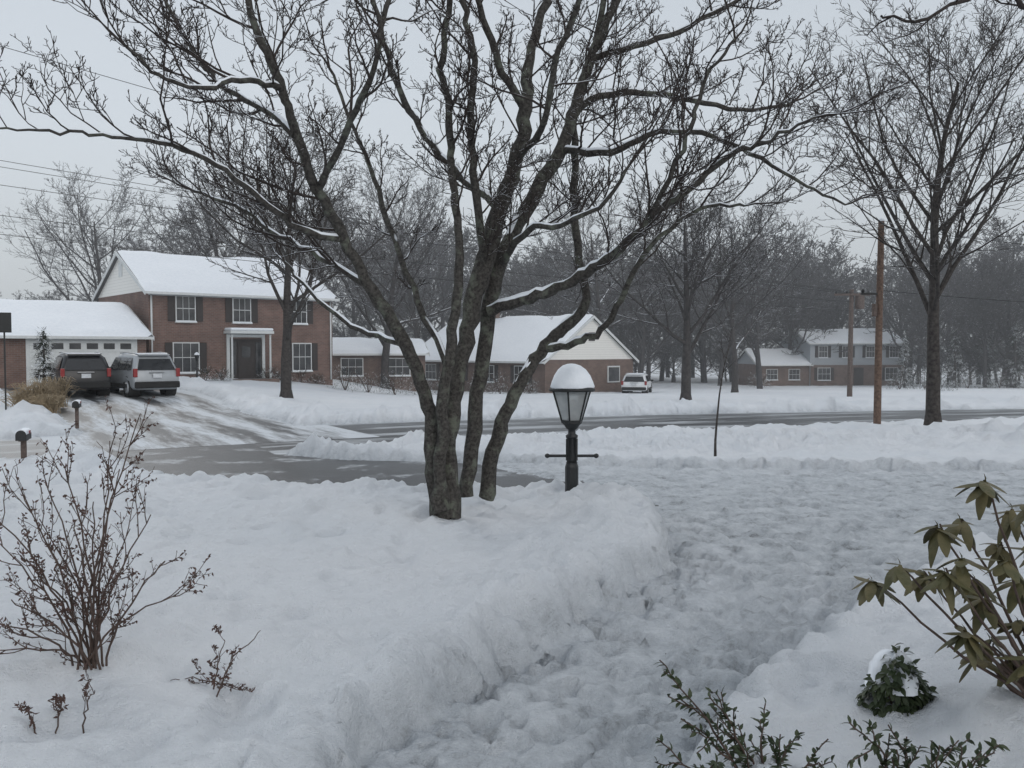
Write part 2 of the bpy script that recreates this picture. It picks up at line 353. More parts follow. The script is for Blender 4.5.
# ------------------------------------------------------------ main tree
D0=9.6; tree_e=empty('multi_stem_tree',(0,0,0))
T=Tubes(); TW=Tubes(); SN=Tubes()
LIM={
'A':[(441,520,0,14),(434,460,0,10.5),(428,405,0,9),(405,345,-.1,8),(372,290,-.3,7),(345,240,-.4,6.5),(318,190,-.6,6),(297,135,-.7,5.5),(283,90,-.8,5),(262,45,-.9,4.5),(245,-10,-1,4),(225,-80,-1.1,3)],
'B':[(449,520,.05,14),(449,450,.1,10.5),(455,390,.15,9.5),(468,330,.2,10),(482,270,.2,12),(500,210,.2,10),(516,160,.2,9),(526,110,.2,8),(529,60,.3,6),(545,0,.4,5),(565,-70,.5,4)],
'C':[(465,497,.4,9),(476,410,.4,9),(486,330,.4,9),(500,262,.3,9),(532,200,.5,8.5),(560,150,.6,8),(575,108,.7,7),(590,60,.8,6),(612,10,.9,5),(640,-60,1,4)],
'C2':[(440,512,-.1,9),(441,440,-.08,7.5),(447,370,-.1,7),(456,300,-.1,6),(459,230,-.1,5),(452,170,-.1,4.6),(448,110,-.1,4.3),(441,60,-.1,4),(449,0,-.1,3.5),(452,-70,-.1,3)],
'D':[(485,500,.5,10),(496,440,.5,9),(515,395,.5,8),(540,352,.6,7.5),(565,327,.6,7),(586,300,.6,5.5),(577,250,.6,4.8),(575,190,.7,4.5),(574,130,.7,4),(584,80,.8,4),(600,20,.9,3.5),(612,-60,1,3)],
'E':[(488,310,.3,6.5),(530,298,.1,6.5),(565,284,0,6.2),(600,264,-.1,5.6),(632,238,-.3,5),(655,212,-.4,4.5),(692,188,-.5,3.8),(735,152,-.6,3),(772,140,-.7,2.4),(812,118,-.8,1.6)],
'F':[(540,352,.6,5),(575,342,.5,4.5),(605,325,.4,4),(625,292,.3,3.6),(652,245,.2,3),(700,210,.1,2.4),(745,205,0,1.6)],
'G':[(484,275,.2,6),(477,200,.0,5),(470,130,-.1,4.5),(474,60,-.2,4),(462,0,-.3,3.5),(458,-60,-.3,3)],
'H':[(345,240,-.4,4.5),(300,228,-.6,4),(258,198,-.8,3.5),(215,165,-1,3),(160,142,-1.2,2.6),(100,134,-1.3,2.1),(50,130,-1.4,1.7),(0,127,-1.5,1.2)],
'I':[(372,290,-.3,4),(330,262,-.1,3.4),(280,236,.1,3),(235,205,.2,2.4),(190,190,.3,1.6)],
'J':[(575,108,.7,5),(620,92,.8,4),(680,98,.9,3.4),(740,110,1,2.6),(795,104,1.1,1.7)],
'K':[(560,150,.6,4.5),(610,152,.3,4),(660,132,.1,3.5),(710,136,0,3),(762,160,-.1,2.5),(815,190,-.2,1.8),(850,206,-.2,1.2)],
'L':[(526,110,.2,5),(503,72,.1,4.5),(487,30,0,4),(470,-30,-.1,3)],
'M':[(297,135,-.7,4.4),(268,112,-.5,3.8),(230,92,-.3,3.2),(200,60,-.2,2.7),(172,15,-.1,2.2),(150,-40,0,1.6)],
'N':[(500,210,.2,5),(456,172,.4,4.4),(420,130,.6,4),(396,80,.8,3.5),(381,30,.9,3),(362,-40,1,2.4)],
'O':[(318,190,-.6,4.5),(346,132,-.9,4),(369,80,-1.1,3.6),(384,20,-1.2,3.1),(398,-50,-1.2,2.5)],
'P':[(590,60,.8,4.2),(648,42,.9,3.6),(700,22,1,3),(765,-15,1.1,2.4)],
'Q':[(516,160,.2,4.5),(545,120,-.2,4),(556,60,-.4,3.6),(580,0,-.6,3.1),(600,-50,-.7,2.5)],
'R':[(283,90,-.8,4),(250,80,-1.1,3.4),(205,88,-1.3,2.8),(160,75,-1.5,2.2),(125,45,-1.6,1.5)],
'S':[(405,345,-.1,3.6),(360,330,.3,3),(318,300,.5,2.5),(285,262,.7,1.8)],
'U':[(652,218,-.4,3.4),(668,180,-.5,3),(690,130,-.6,2.6),(705,80,-.6,2.2),(735,40,-.6,1.6)],
'V':[(455,390,.15,4.5),(420,300,.5,4),(392,235,.8,3.4),(375,180,1.,2.8),(350,120,1.1,2.2),(330,70,1.1,1.6)],
'Wd':[(500,262,.3,4.5),(530,230,-.1,3.8),(560,225,-.3,3.2),(600,205,-.5,2.6),(630,165,-.6,1.8)],
}
RS=.84
def catmull(P,n):
    out=[]
    for i in range(len(P)-1):
        p0=P[max(i-1,0)];p1=P[i];p2=P[i+1];p3=P[min(i+2,len(P)-1)]
        for k in range(n):
            t=k/n; out.append(tuple(.5*((2*p1[j])+(-p0[j]+p2[j])*t+(2*p0[j]-5*p1[j]+4*p2[j]-p3[j])*t*t+(-p0[j]+3*p1[j]-3*p2[j]+p3[j])*t**3) for j in range(4)))
    out.append(tuple(P[-1])); return out
PM=dict(seg=[7,5,4,3],wob=[.17,.2,.2,.2],up=[.10,.14,.14,.1],tip=[.35,.45,.55,.6],sides=[5,4,3,3],kids=[7,4,3,0],t0=[.15,.15,.2,0],ang=[.85,.8,.8,.7],ratio=[.5,.5,.5,.4],rk=[.6,.7,.75,.7],rmin=.0045,max=3)
for key,pts in LIM.items():
    Q=[]
    for px,py,dd,r in pts:
        d=D0+dd*1.6; w=W(px,py,d); Q.append((w.x,w.y,w.z,RS*r*d/F))
    C=catmull(Q,5)
    P3=[Vector(c[:3])+rv(.012) for c in C]; R3=[c[3]*random.uniform(.93,1.07) for c in C]
    T.add(P3,R3,10)
    run=[]
    def flush(run):
        if len(run)>2: SN.add([P3[q]+Vector((0,0,R3[q]*.75)) for q in run],[R3[q]*(.3 if q in(run[0],run[-1]) else random.uniform(.5,.8)) for q in run],6)
    for i in range(len(P3)-1):
        d=(P3[i+1]-P3[i]).normalized()
        if abs(d.z)<.86 and random.random()<.93: run.append(i)
        else: flush(run); run=[]
    flush(run)
    trunk = key in('A','B','C','C2','D')
    acc=0
    for i in range(1,len(P3)-1):
        sg=(P3[i+1]-P3[i]); acc+=sg.length
        if P3[i].z<(3.2 if trunk else 2.9): acc=0; continue
        if acc>(.30 if trunk else .19):
            acc=0; d=sg.normalized(); cd=child_dir(d,random.uniform(.6,1.2))
            cd.y*=.8
            if cd.z<-.15: cd.z*=-.4
            cd.normalize()
            grow(TW,P3[i],cd,random.uniform(.45,1.3)*(1.2 if trunk else 1),min(R3[i]*.55,random.uniform(.010,.017)),0,PM)
    if key not in('D',): 
        d=(P3[-1]-P3[-3]).normalized()
        for q in range(2): grow(TW,P3[-1],child_dir(d,.35),random.uniform(.7,1.1),R3[-1]*.85,0,PM)
T.build('stems',mBark,tree_e); TW.build('twigs',mTwig,tree_e); SN.build('lying_snow',mCap,tree_e)
# ------------------------------------------------------------ other trees
PR=dict(PD); PR.update(trunk=.74,kids=[20,10,7,5,0],t0=[.26,.12,.12,.1,0],ang=[.72,.65,.62,.65,.7],ratio=[.74,.55,.5,.5,.4],up=[.01,.045,.04,.03,.02],wob=[.05,.07,.1,.13,.18],rmin=.0075,rk=[.5,.5,.5,.6,.5])
x,y=X(934,21.6),21.6; tree('street_tree',x,y,10.6,.175,mBarkR,PR,z=gz(x,y))
PH=dict(PD); PH.update(trunk=.68,t0=[.22,.2,.15,.1,0],kids=[15,9,7,5,0],ratio=[.8,.52,.5,.5,.4],rmin=.013,ang=[.95,.75,.75,.75,.7])
tree('shade_tree',X(286,38),38,13.8,.24,mBarkR,PH)
PK=dict(PH); PK.update(t0=[.2,.2,.15,.1,0],ratio=[.85,.55,.5,.5,.4],rmin=.016)
tree('frosted_tree',X(686,44),44,12.3,.26,mBarkF,PK)
tree('frosted_tree',X(735,62),62,16.5,.24,mBarkF,PK)
for px,d,H in((100,72,17),(235,64,17),(385,60,16),(420,78,20),(310,80,20),(600,74,19)): tree('back_yard_tree',X(px,d),d,H,.3,mBarkF,PK)
PS=dict(PD); PS.update(trunk=.95,kids=[7,4,0,0],max=2,rmin=.006,t0=[.45,.2,.1,0],ratio=[.35,.4,.4,.4])
x,y=X(716,17.5),17.5; tree('sapling',x,y,2.2,.024,mBarkR,PS,z=gz(x,y))
dt=empty('distant_trees'); PF=dict(PD); PF.update(rmin=.032,kids=[16,9,6,5,0],ratio=[.7,.5,.5,.5,.4],t0=[.16,.15,.15,.1,0])
lib=[]
for k in range(4):
    T_=Tubes(); h=16; T_.add([Vector((0,0,-.5)),Vector((0,0,.5))],[.34,.27],6)
    grow(T_,Vector((0,0,.45)),Vector((0,0,1)),h*.74,.26,0,PF); o=T_.build('crown',mBarkFF,dt); lib.append(o.data); o.location=(X(560+80*k,92+k*4),92+k*4,-2.2)
def inst(px,d,h,wd=1):
    o=bpy.data.objects.new('crown',random.choice(lib)); link(o,dt); s=h/16; o.scale=(wd*s*random.uniform(.9,1.15),wd*s*random.uniform(.9,1.15),s)
    o.location=(X(px,d),d,bz(X(px,d),d)-.1); o.rotation_euler[2]=random.uniform(0,6.28)
for px in range(-260,1330,30):
    d=random.uniform(98,140); h=(random.uniform(16,22) if px>120 else random.uniform(9,13))
    if 730<px<860: h*=.9
    inst(px+random.uniform(-14,14),d,h)
for px in range(380,1330,34): inst(px+random.uniform(-18,18),random.uniform(110,124),random.uniform(16,23))
for px in range(-200,1300,14): inst(px+random.uniform(-10,10),random.uniform(112,135),random.uniform(5,9),1.8)
for px in (640,760,930,985,1010,1050,1120): inst(px,random.uniform(82,90),random.uniform(13,17))
for px in (960,985,1010,1040,1070): inst(px,random.uniform(92,100),random.uniform(5,8),1.6)
oh=empty('overhanging_tree'); T_=Tubes(); bx,by=X(1250,8.5),8.5
T_.add([Vector((bx,by,.1)),Vector((bx,by,2)),Vector((bx-.1,by,4)),Vector((bx-.3,by,6.5))],[.2,.17,.15,.1],8)
for pts in ([(1238,150),(1150,70),(1060,20),(1000,-8),(960,2),(915,22),(880,16)],[(1240,60),(1120,-30),(1010,-50),(930,-50),(900,-8),(858,-2)]):
    Q=[(*W(px,py,8.5-.05*i),(4.2-.5*i)*.0095) for i,(px,py) in enumerate(pts)]; C=catmull(Q,4)
    P3=[Vector(c[:3])+rv(.015) for c in C]; T_.add(P3,[max(.008,c[3]) for c in C],6)
    for q in range(8,len(P3)-1,2):
        cd=child_dir((P3[q+1]-P3[q]).normalized(),.7); cd.z*=.5; grow(T_,P3[q],cd.normalized(),random.uniform(.3,.6),.011,1,PM)
T_.build('limbs',mTwig,oh)
# ------------------------------------------------------------ buildings
def window(p,cx,cz,w,h,shut=False,y=0,mull=2):
    box('window_frame',p,(cx,y-.03,cz),(w+.12,.06,h+.12),mWhite)
    box('window_pane',p,(cx,y-.065,cz),(w,.012,h),mGlass)
    for k in range(1,mull+1): box('muntin',p,(cx-w/2+w*k/(mull+1),y-.085,cz),(.018,.02,h),mWhite)
    box('sash_rail',p,(cx,y-.088,cz),(w,.026,.035),mWhite)
    box('sill',p,(cx,y-.07,cz-h/2-.10),(w+.2,.14,.06),mWhite); box('sill_snow',p,(cx,y-.085,cz-h/2-.045),(w+.16,.1,.05),mCap)
    if shut:
        for s in(-1,1): box('shutter',p,(cx+s*(w/2+.27),y-.03,cz),(.36,.05,h+.1),mDark)
def roof(p,L,Wd,e,r,oh=.35,snow=.15):
    m=Wd/2; sl=(r-e)/m; a=-oh; za=e-oh*sl
    prism('roof_deck',p,[(a,za),(m,r),(Wd+oh,za),(Wd+oh,za+.1),(m,r+.12),(a,za+.1)],-.25,L+.25,mShingle)
    V=[];Fc=[]; nxx=int(L*3)+4; nyy=26
    ph=random.uniform(0,50)
    for k in range(nxx+1):
        xx=-.26+(L+.52)*k/nxx
        for q in range(nyy+1):
            yy=a-.03+(Wd+2*oh+.06)*q/nyy
            zz=r+.12-abs(yy-m)*sl
            ed=min(1,min(q,nyy-q)/1.0)*min(1,min(k,nxx-k)/1.0)
            V.append((xx,yy,zz-.02+(snow*(.8+.5*float(vnoise(xx*.9+ph,yy*.9))))*(1 if ed>0 else 0)))
    for k in range(nxx):
        for q in range(nyy): i=k*(nyy+1)+q; Fc.append((i,i+1,i+nyy+2,i+nyy+1))
    mesh_py('roof_snow',V,Fc,mCap,p,True)
    box('gutter',p,(L/2,a-.06,za+.03),(L+.5,.12,.13),mWhite); 
    for xx in(-.27,L+.27):
        for sgn in (0,1):
            y0=a if sgn==0 else Wd+oh
            v=[(xx-.02,y0,za-.1),(xx-.02,m,r-.1),(xx-.02,m,r+.1),(xx-.02,y0,za+.1)]; v+=[(q[0]+.04,q[1],q[2]) for q in v]
            mesh_py('rake_board',v,[(0,1,2,3),(4,5,6,7),(0,1,5,4),(1,2,6,5),(2,3,7,6),(3,0,4,7)],mWhite,p)
def house(name,o,ang,L,Wd,e,r,wall,gable,z):
    p=empty(name,(o[0],o[1],z),math.radians(ang))
    prism('walls',p,[(0,-.6),(Wd,-.6),(Wd,e),(Wd/2,r),(0,e)],0,L,wall)
    if gable:
        for x0,x1 in((-.025,-.003),(L+.003,L+.025)): prism('gable_siding',p,[(.0,e-.02),(Wd,e-.02),(Wd/2,r-.01)],x0,x1,gable)
    roof(p,L,Wd,e,r); return p
h=house('brick_house',(-18.8,46),40,10.6,9,4.85,7.1,mBrick,mSidW,.45)
for cx in(1.9,5.0,8.4): window(h,cx,3.95,.95,1.25,True)
window(h,1.9,1.35,1.3,1.5,True); window(h,8.6,1.35,1.1,1.5,True)
for s in(-1,1): box('door_casing',h,(5.2+s*1.02,-.06,1.25),(.16,.12,2.4),mWhite)
box('door_head',h,(5.2,-.06,2.53),(2.2,.12,.16),mWhite); box('entry_recess',h,(5.2,-.02,1.2),(1.88,.04,2.3),mDark)
box('door',h,(5.2,-.06,1.15),(.95,.05,2.1),mDark); box('door_light',h,(5.2,-.09,1.65),(.5,.012,.6),mGlass)
for s in(-1,1): box('sidelight',h,(5.2+s*.72,-.05,1.3),(.3,.02,1.8),mGlass)
for s in(-1.1,1.1): lathe('column',h,[(.07,0),(.06,.1),(.055,2.5),(.08,2.6)],12,mWhite,loc=(5.2+s,-.8,.0))
box('porch_roof',h,(5.2,-.5,2.72),(2.5,1.0,.16),mWhite,.02); box('porch_snow',h,(5.2,-.51,2.88),(2.46,.96,.16),mCap,.07); box('step',h,(5.2,-.8,.02),(2.6,1.4,.3),mBrick2)
for xx in(.12,10.45): lathe('downspout',h,[(.05,0),(.05,4.7)],8,mWhite,loc=(xx,-.07,0))
box('frieze',h,(5.3,-.03,4.72),(10.6,.06,.24),mWhite)
box('attic_vent',h,(-.045,4.5,6.2),(.04,.6,.8),mWhite)
g=house('garage_wing',(-25.8,37.6),40,10.0,7.5,2.4,3.95,mBrick,mSidW,.5)
box('door_trim',g,(7.1,-.03,1.15),(4.9,.06,2.35),mWhite)
for k in range(4): box('garage_door_panel',g,(7.1,-.075,.28+.53*k),(4.6,.03,.5),mWhite)
for k in range(6): box('garage_door_light',g,(5.2+k*.76,-.1,1.88),(.5,.02,.28),mGlass)
window(g,2.0,1.3,1.4,1.1,True)
h2=house('ranch_house',(-8.33,72),-48.65,16,9,2.5,5.5,mBrick2,mSidW,-.95)
for cx in(3,6.5,10,13.6): window(h2,cx,1.45,1.3,1.1,True)
box('chimney',h2,(5,4.5,5.6),(1.1,.8,1.8),mBrick2); box('chimney_snow',h2,(5,4.5,6.56),(1.08,.78,.12),mCap,.04)
for yy,zz in((2.2,1.4),(6.8,1.4)):
    box('end_window_frame',h2,(16.05,yy,zz),(.08,1.3,1.2),mWhite); box('end_window_pane',h2,(16.1,yy,zz),(.03,1.1,1.0),mGlass)
box('gable_vent',h2,(16.06,4.5,4.1),(.06,.6,.6),mDark)
h3=house('colonial_house',(X(810,100),100),6,11.4,8,4.9,6.4,mSidG,mSidG,-1.9)
box('brick_storey',h3,(5.7,-.05,1.15),(11.3,.1,2.5),mBrick2)
for cx in(1.5,4.3,7.1,9.9): window(h3,cx,3.9,.95,1.2,True)
for cx in(1.6,9.6): window(h3,cx,1.4,1.4,1.3,True,y=-.1)
box('door',h3,(5.7,-.15,1.05),(1.1,.06,2.1),mDark)
w3=house('brick_garage',(X(757,100),99.5),6,6.0,7,2.5,4.1,mBrick2,mSidG,-1.9); window(w3,1.6,1.35,1.2,1.1); window(w3,4.2,1.35,1.2,1.1)
h5=house('bungalow',(X(322,60),60),12,7,7,2.3,3.2,mBrick2,mSidW,-.35); window(h5,2,1.4,1.4,1.1); window(h5,5.2,1.4,1.4,1.1)
class Leaves:
    def __init__(s): s.v=[];s.f=[]
    def add(s,p,d,up,L,Wd,fold=.3,curl=.3,n=3):
        d=d.normalized(); side=d.cross(up)
        if side.length<1e-3: side=d.orthogonal()
        side.normalize(); nn=side.cross(d).normalized(); b=len(s.v)
        for k in range(n+1):
            t=k/n; w=Wd*.5*math.sin(math.pi*min(.97,(.06+.94*t)))**.75; c=p+d*(L*t)-nn*(curl*L*t*t)
            s.v+= [tuple(c-side*w+nn*fold*w),tuple(c),tuple(c+side*w+nn*fold*w)]
        for k in range(n):
            i=b+k*3; s.f+=[(i,i+1,i+4,i+3),(i+1,i+2,i+5,i+4)]
    def build(s,name,mat,parent=None): return mesh_np(name,s.v,s.f,mat,parent)
def shrub(name,x,y,sx,sy,sz,n,mat=mHedge,leaf=.12):
    e=empty(name,(x,y,bz(x,y)+.12)); Lv=Leaves(); Tb=Tubes()
    for k in range(10):
        a=random.uniform(0,6.28); Tb.add([Vector((0,0,-.1)),Vector((math.cos(a)*sx*.3,math.sin(a)*sy*.3,sz*.5)),Vector((math.cos(a)*sx*.6,math.sin(a)*sy*.6,sz*.85))],[.02,.015,.008],4)
    for k in range(n):
        v=rv(); v.normalize(); v.z=abs(v.z); q=random.uniform(.55,1.05); lum=.85+.3*float(vnoise(v.x*3+x,v.y*3+v.z*4))
        p=Vector((v.x*sx,v.y*sy,v.z*sz))*q*lum; d=(v+rv(.6)); Lv.add(p,d,Vector((0,0,1)),leaf*random.uniform(.7,1.3),leaf*.6,n=1)
    Lv.build('leaves',mat,e); Tb.build('stems',mStem,e); return e
for px,d,sx,sz in((205,45.5,.7,.8),(222,46,.6,.7),(268,49.5,.8,.9),(282,50.5,.8,.7),(300,51.5,.7,.9),(316,52,.7,.7)): shrub('foundation_shrub',X(px,d),d,sx,.6,sz,500)
for px,d,sx,sz in((345,50,1.2,1.6),(368,51,1.4,1.4),(395,52,1.3,1.7),(420,54,1.1,1.3),(500,58,1,1.5),(480,57,1,1.6),(530,58,.8,1.0),(445,56,1.2,1.4)): shrub('yard_shrub',X(px,d),d,sx,1,sz,700)
for px,d in((900,78),(925,80),(760,92),(940,70),(968,84),(1000,86),(1030,84)): shrub('yard_shrub',X(px,d),d,1.6,1.2,1.8,600,leaf=.2)
def conifer(x,y,H,wf=.26,name='spruce_tree',nb=150):
    e=empty(name,(x,y,bz(x,y))); Tb=Tubes(); Lv=Leaves(); Tb.add([Vector((0,0,0)),Vector((0,0,H*.5)),Vector((0,0,H))],[.03*H,.02*H,.02],6)
    for k in range(nb):
        t=random.uniform(.05,1); a=random.uniform(0,6.28); R=((1-t)*H*wf+.12)*random.uniform(.7,1.2)
        d=Vector((math.cos(a),math.sin(a),random.uniform(-.3,.3))); p0=Vector((0,0,H*t)); Tb.add([p0,p0+d*R*.6,p0+d*R],[.02,.014,.008],3)
        for q in range(14):
            s=random.uniform(.2,1); Lv.add(p0+d*R*s+rv(.05),d+rv(.5),Vector((0,0,1)),.05*H+.03,.02*H+.02,n=1)
    Tb.build('branches',mBarkR,e); Lv.build('needles',mHedge,e)
conifer(X(905,88),88,5); conifer(X(470,75),75,6.5); conifer(X(955,90),90,6); conifer(X(985,93),93,7.5); conifer(X(1015,88),88,6.5)
conifer(X(44,31.5),31.5,2.7,.2,'arborvitae',120)
def grass(px,d,n,h,r):
    x,y=X(px,d),d; e=Tubes()
    for k in range(n):
        a=random.uniform(0,6.28); b=Vector((random.gauss(0,r*.3),random.gauss(0,r*.3),-.05)); o=Vector((math.cos(a),math.sin(a),0))*random.uniform(.1,r)
        hh=h*random.uniform(.6,1.1); e.add([b,b+o*.35+Vector((0,0,hh*.6)),b+o+Vector((0,0,hh)),b+o*1.5+Vector((0,0,hh*.9))],[.012,.01,.008,.004],3)
    o=e.build('ornamental_grass',mGrass); o.location=(x,y,bz(x,y)+.1)
grass(36,29.5,240,.95,.5); grass(54,31.0,220,1.0,.5); grass(22,29.3,160,.7,.5); grass(47,29,160,.6,.5)
e=empty('yard_sign',(X(5,27.5),27.5,bz(X(5,27.5),27.5)),.5); box('post',e,(0,0,1.5),(.05,.05,3.0),mBlack); box('panel',e,(0,-.05,3.02),(.40,.04,.62),mBlack,.01)
# ------------------------------------------------------------ lamp post
lx,ly=X(572,11.2),11.2; lz=.22; lp=empty('lamp_post',(lx,ly,lz))
lathe('post',lp,[(.10,-.3),(.10,.08),(.085,.12),(.085,.5),(.072,.54),(.072,.56)],10,mBlack,False)
lathe('shaft',lp,[(.066,.55),(.062,.62),(.058,.86),(.075,.87),(.078,.9),(.05,.92),(.045,.97),(.075,.99),(.09,1.02),(.12,1.05),(.13,1.07)],16,mBlack)
for k in range(8):
    a=k*math.pi/4; box('flute',lp,(.066*math.cos(a),.066*math.sin(a),.72),(.018,.018,.28),mBlack,.004,a)
Tb=Tubes(); Tb.add([Vector((-.3,0,.64)),Vector((0,0,.64)),Vector((.3,0,.64))],[.018]*3,8)
Tb.build('ladder_rest',mBlack,lp)
for s in(-1,1): lathe('ladder_rest_knob',lp,[(.005,-.03),(.026,-.02),(.034,0),(.026,.02),(.005,.03)],10,mBlack,loc=(.31*s,0,.64))
n=6; z0,z1,r0,r1=1.08,1.47,.125,.245
lathe('glass_panes',lp,[(r0,z0),(r1,z1)],n,mLampG,False,rot=.26)
Tb=Tubes()
for k in range(n):
    a=.26+k*2*math.pi/n; c,s=math.cos(a),math.sin(a); Tb.add([Vector((r0*1.03*c,r0*1.03*s,z0-.01)),Vector((r1*1.03*c,r1*1.03*s,z1+.01))],[.011,.013],5)
Tb.build('corner_bars',mBlack,lp)
lathe('lower_ring',lp,[(r0*.8,z0-.02),(r0*1.12,z0-.02),(r0*1.15,z0+.015),(r0*.9,z0+.02)],n,mBlack,False,rot=.26)
lathe('lamp_holder',lp,[(.03,z0),(.03,z0+.12),(.02,z0+.13)],10,mBlack); lathe('bulb',lp,[(.02,z0+.12),(.045,z0+.19),(.05,z0+.24),(.03,z0+.29),(.005,z0+.3)],12,mWhite)
lathe('roof_brim',lp,[(r1*.95,z1-.005),(r1*1.18,z1-.01),(r1*1.2,z1+.02),(r1*1.0,z1+.05),(.14,z1+.16),(.05,z1+.22)],24,mBlack)
dome=lathe('snow_dome',lp,[(r1*1.1,z1+.025),(r1*1.14,z1+.05),(r1*1.06,z1+.11),(r1*.93,z1+.19),(r1*.72,z1+.265),(r1*.45,z1+.315),(r1*.2,z1+.335),(.005,z1+.34)],28,mCap)
for v in dome.data.vertices:
    a=math.atan2(v.co.y,v.co.x); k=1+.07*float(vnoise(math.cos(a)*1.7+4,math.sin(a)*1.7+v.co.z*4)); v.co.x*=k; v.co.y*=k; v.co.x-=.03*(v.co.z-z1)
def mailbox(name,px,d,h,rz):
    x,y=X(px,d),d; e=empty(name,(x,y,gz(x,y)-.05),rz)
    box('post',e,(0,0,h*.4),(.09,.09,h*.85),mPoleG,.008)
    prof=[(.09*math.cos(a),.1+.09*math.sin(a)) for a in np.linspace(0,math.pi,9)]+[(-.09,0),(.09,0)]
    prism('box_body',e,[(a,b+h*.82) for a,b in prof],-.25,.25,mBlack)
    prism('box_snow',e,[(a*.98,b*.6+h*.82+.09) for a,b in prof],-.24,.24,mCap); box('flag',e,(.05,-.1,h*.82+.14),(.12,.01,.05),mRed); box('bracket',e,(0,0,h*.81),(.3,.12,.03),mPoleG)
mailbox('mailbox',22,16.4,.78,1.9); mailbox('mailbox',76,24.8,.85,1.9)
x,y=X(197,42),42; e=empty('yard_lamp',(x,y,bz(x,y)+.1)); lathe('post',e,[(.05,0),(.04,1.1)],8,mBlack); lathe('lantern',e,[(.06,1.1),(.12,1.35),(.14,1.37),(.02,1.5)],6,mBlack,False); lathe('snow',e,[(.13,1.38),(.1,1.47),(.01,1.52)],8,mCap)
def pole(px,d,ztop,r,mat):
    x,y=X(px,d),d; z=gz(x,y)-.2; e=empty('utility_pole',(x,y,0)); T_=Tubes(); T_.add([Vector((0,0,z)),Vector((.01,0,(z+ztop)/2)),Vector((.03,0,ztop))],[r,r*.9,r*.78],10); T_.build('shaft',mat,e)
    return e,x,y
e,x1,y1=pole(878,24.6,5.75,.105,mPole)
lathe('top_cap',e,[(.09,5.74),(.08,5.8),(.01,5.83)],10,mCap,loc=(.03,0,0)); box('bracket',e,(-.25,0,3.75),(.5,.08,.06),mBlack); box('cable_box',e,(-.14,-.05,3.3),(.12,.12,.35),mPoleG,.01)
lathe('insulator',e,[(.03,0),(.05,.05),(.03,.1)],8,mBlack,loc=(-.45,0,3.78))
e,x2,y2=pole(850,50,5.6,.15,mPoleG)
lathe('transformer',e,[(.22,0),(.25,.05),(.25,.8),(.2,.86),(.05,.9)],14,mPoleG,loc=(.5,0,4.5)); box('crossarm',e,(0,-.17,5.3),(2.0,.1,.12),mPoleG)
for s in(-.9,-.3,.9): lathe('insulator',e,[(.04,0),(.06,.08),(.03,.15)],8,mBlack,loc=(s,-.17,5.36))
Tb=Tubes()
def wire(a,b,sag,r=.012):
    P=[]
    for k in range(25):
        t=k/24; p=a.lerp(b,t); p.z-=sag*4*t*(1-t); P.append(p)
    Tb.add(P,[r]*25,4)
for (py,pd,sg,bz_) in((20,16,.0,5.5),(145,34,.2,5.45),(152,34.6,.2,5.4),(172,34,.2,5.35),(204,34,.3,4.9),(224,34,.3,4.4)):
    wire(W(-90,py,pd),Vector((x2,y2-.1,bz_)),sg,.012 if pd>20 else .007)
for zz in(5.6,3.85): wire(Vector((x1,y1,zz)),Vector((x2,y2,zz-.3)),.3,.01); wire(Vector((x1,y1,zz)),Vector((38,38,zz+.4)),.4,.01)
Tb.build('power_lines',mBlack)
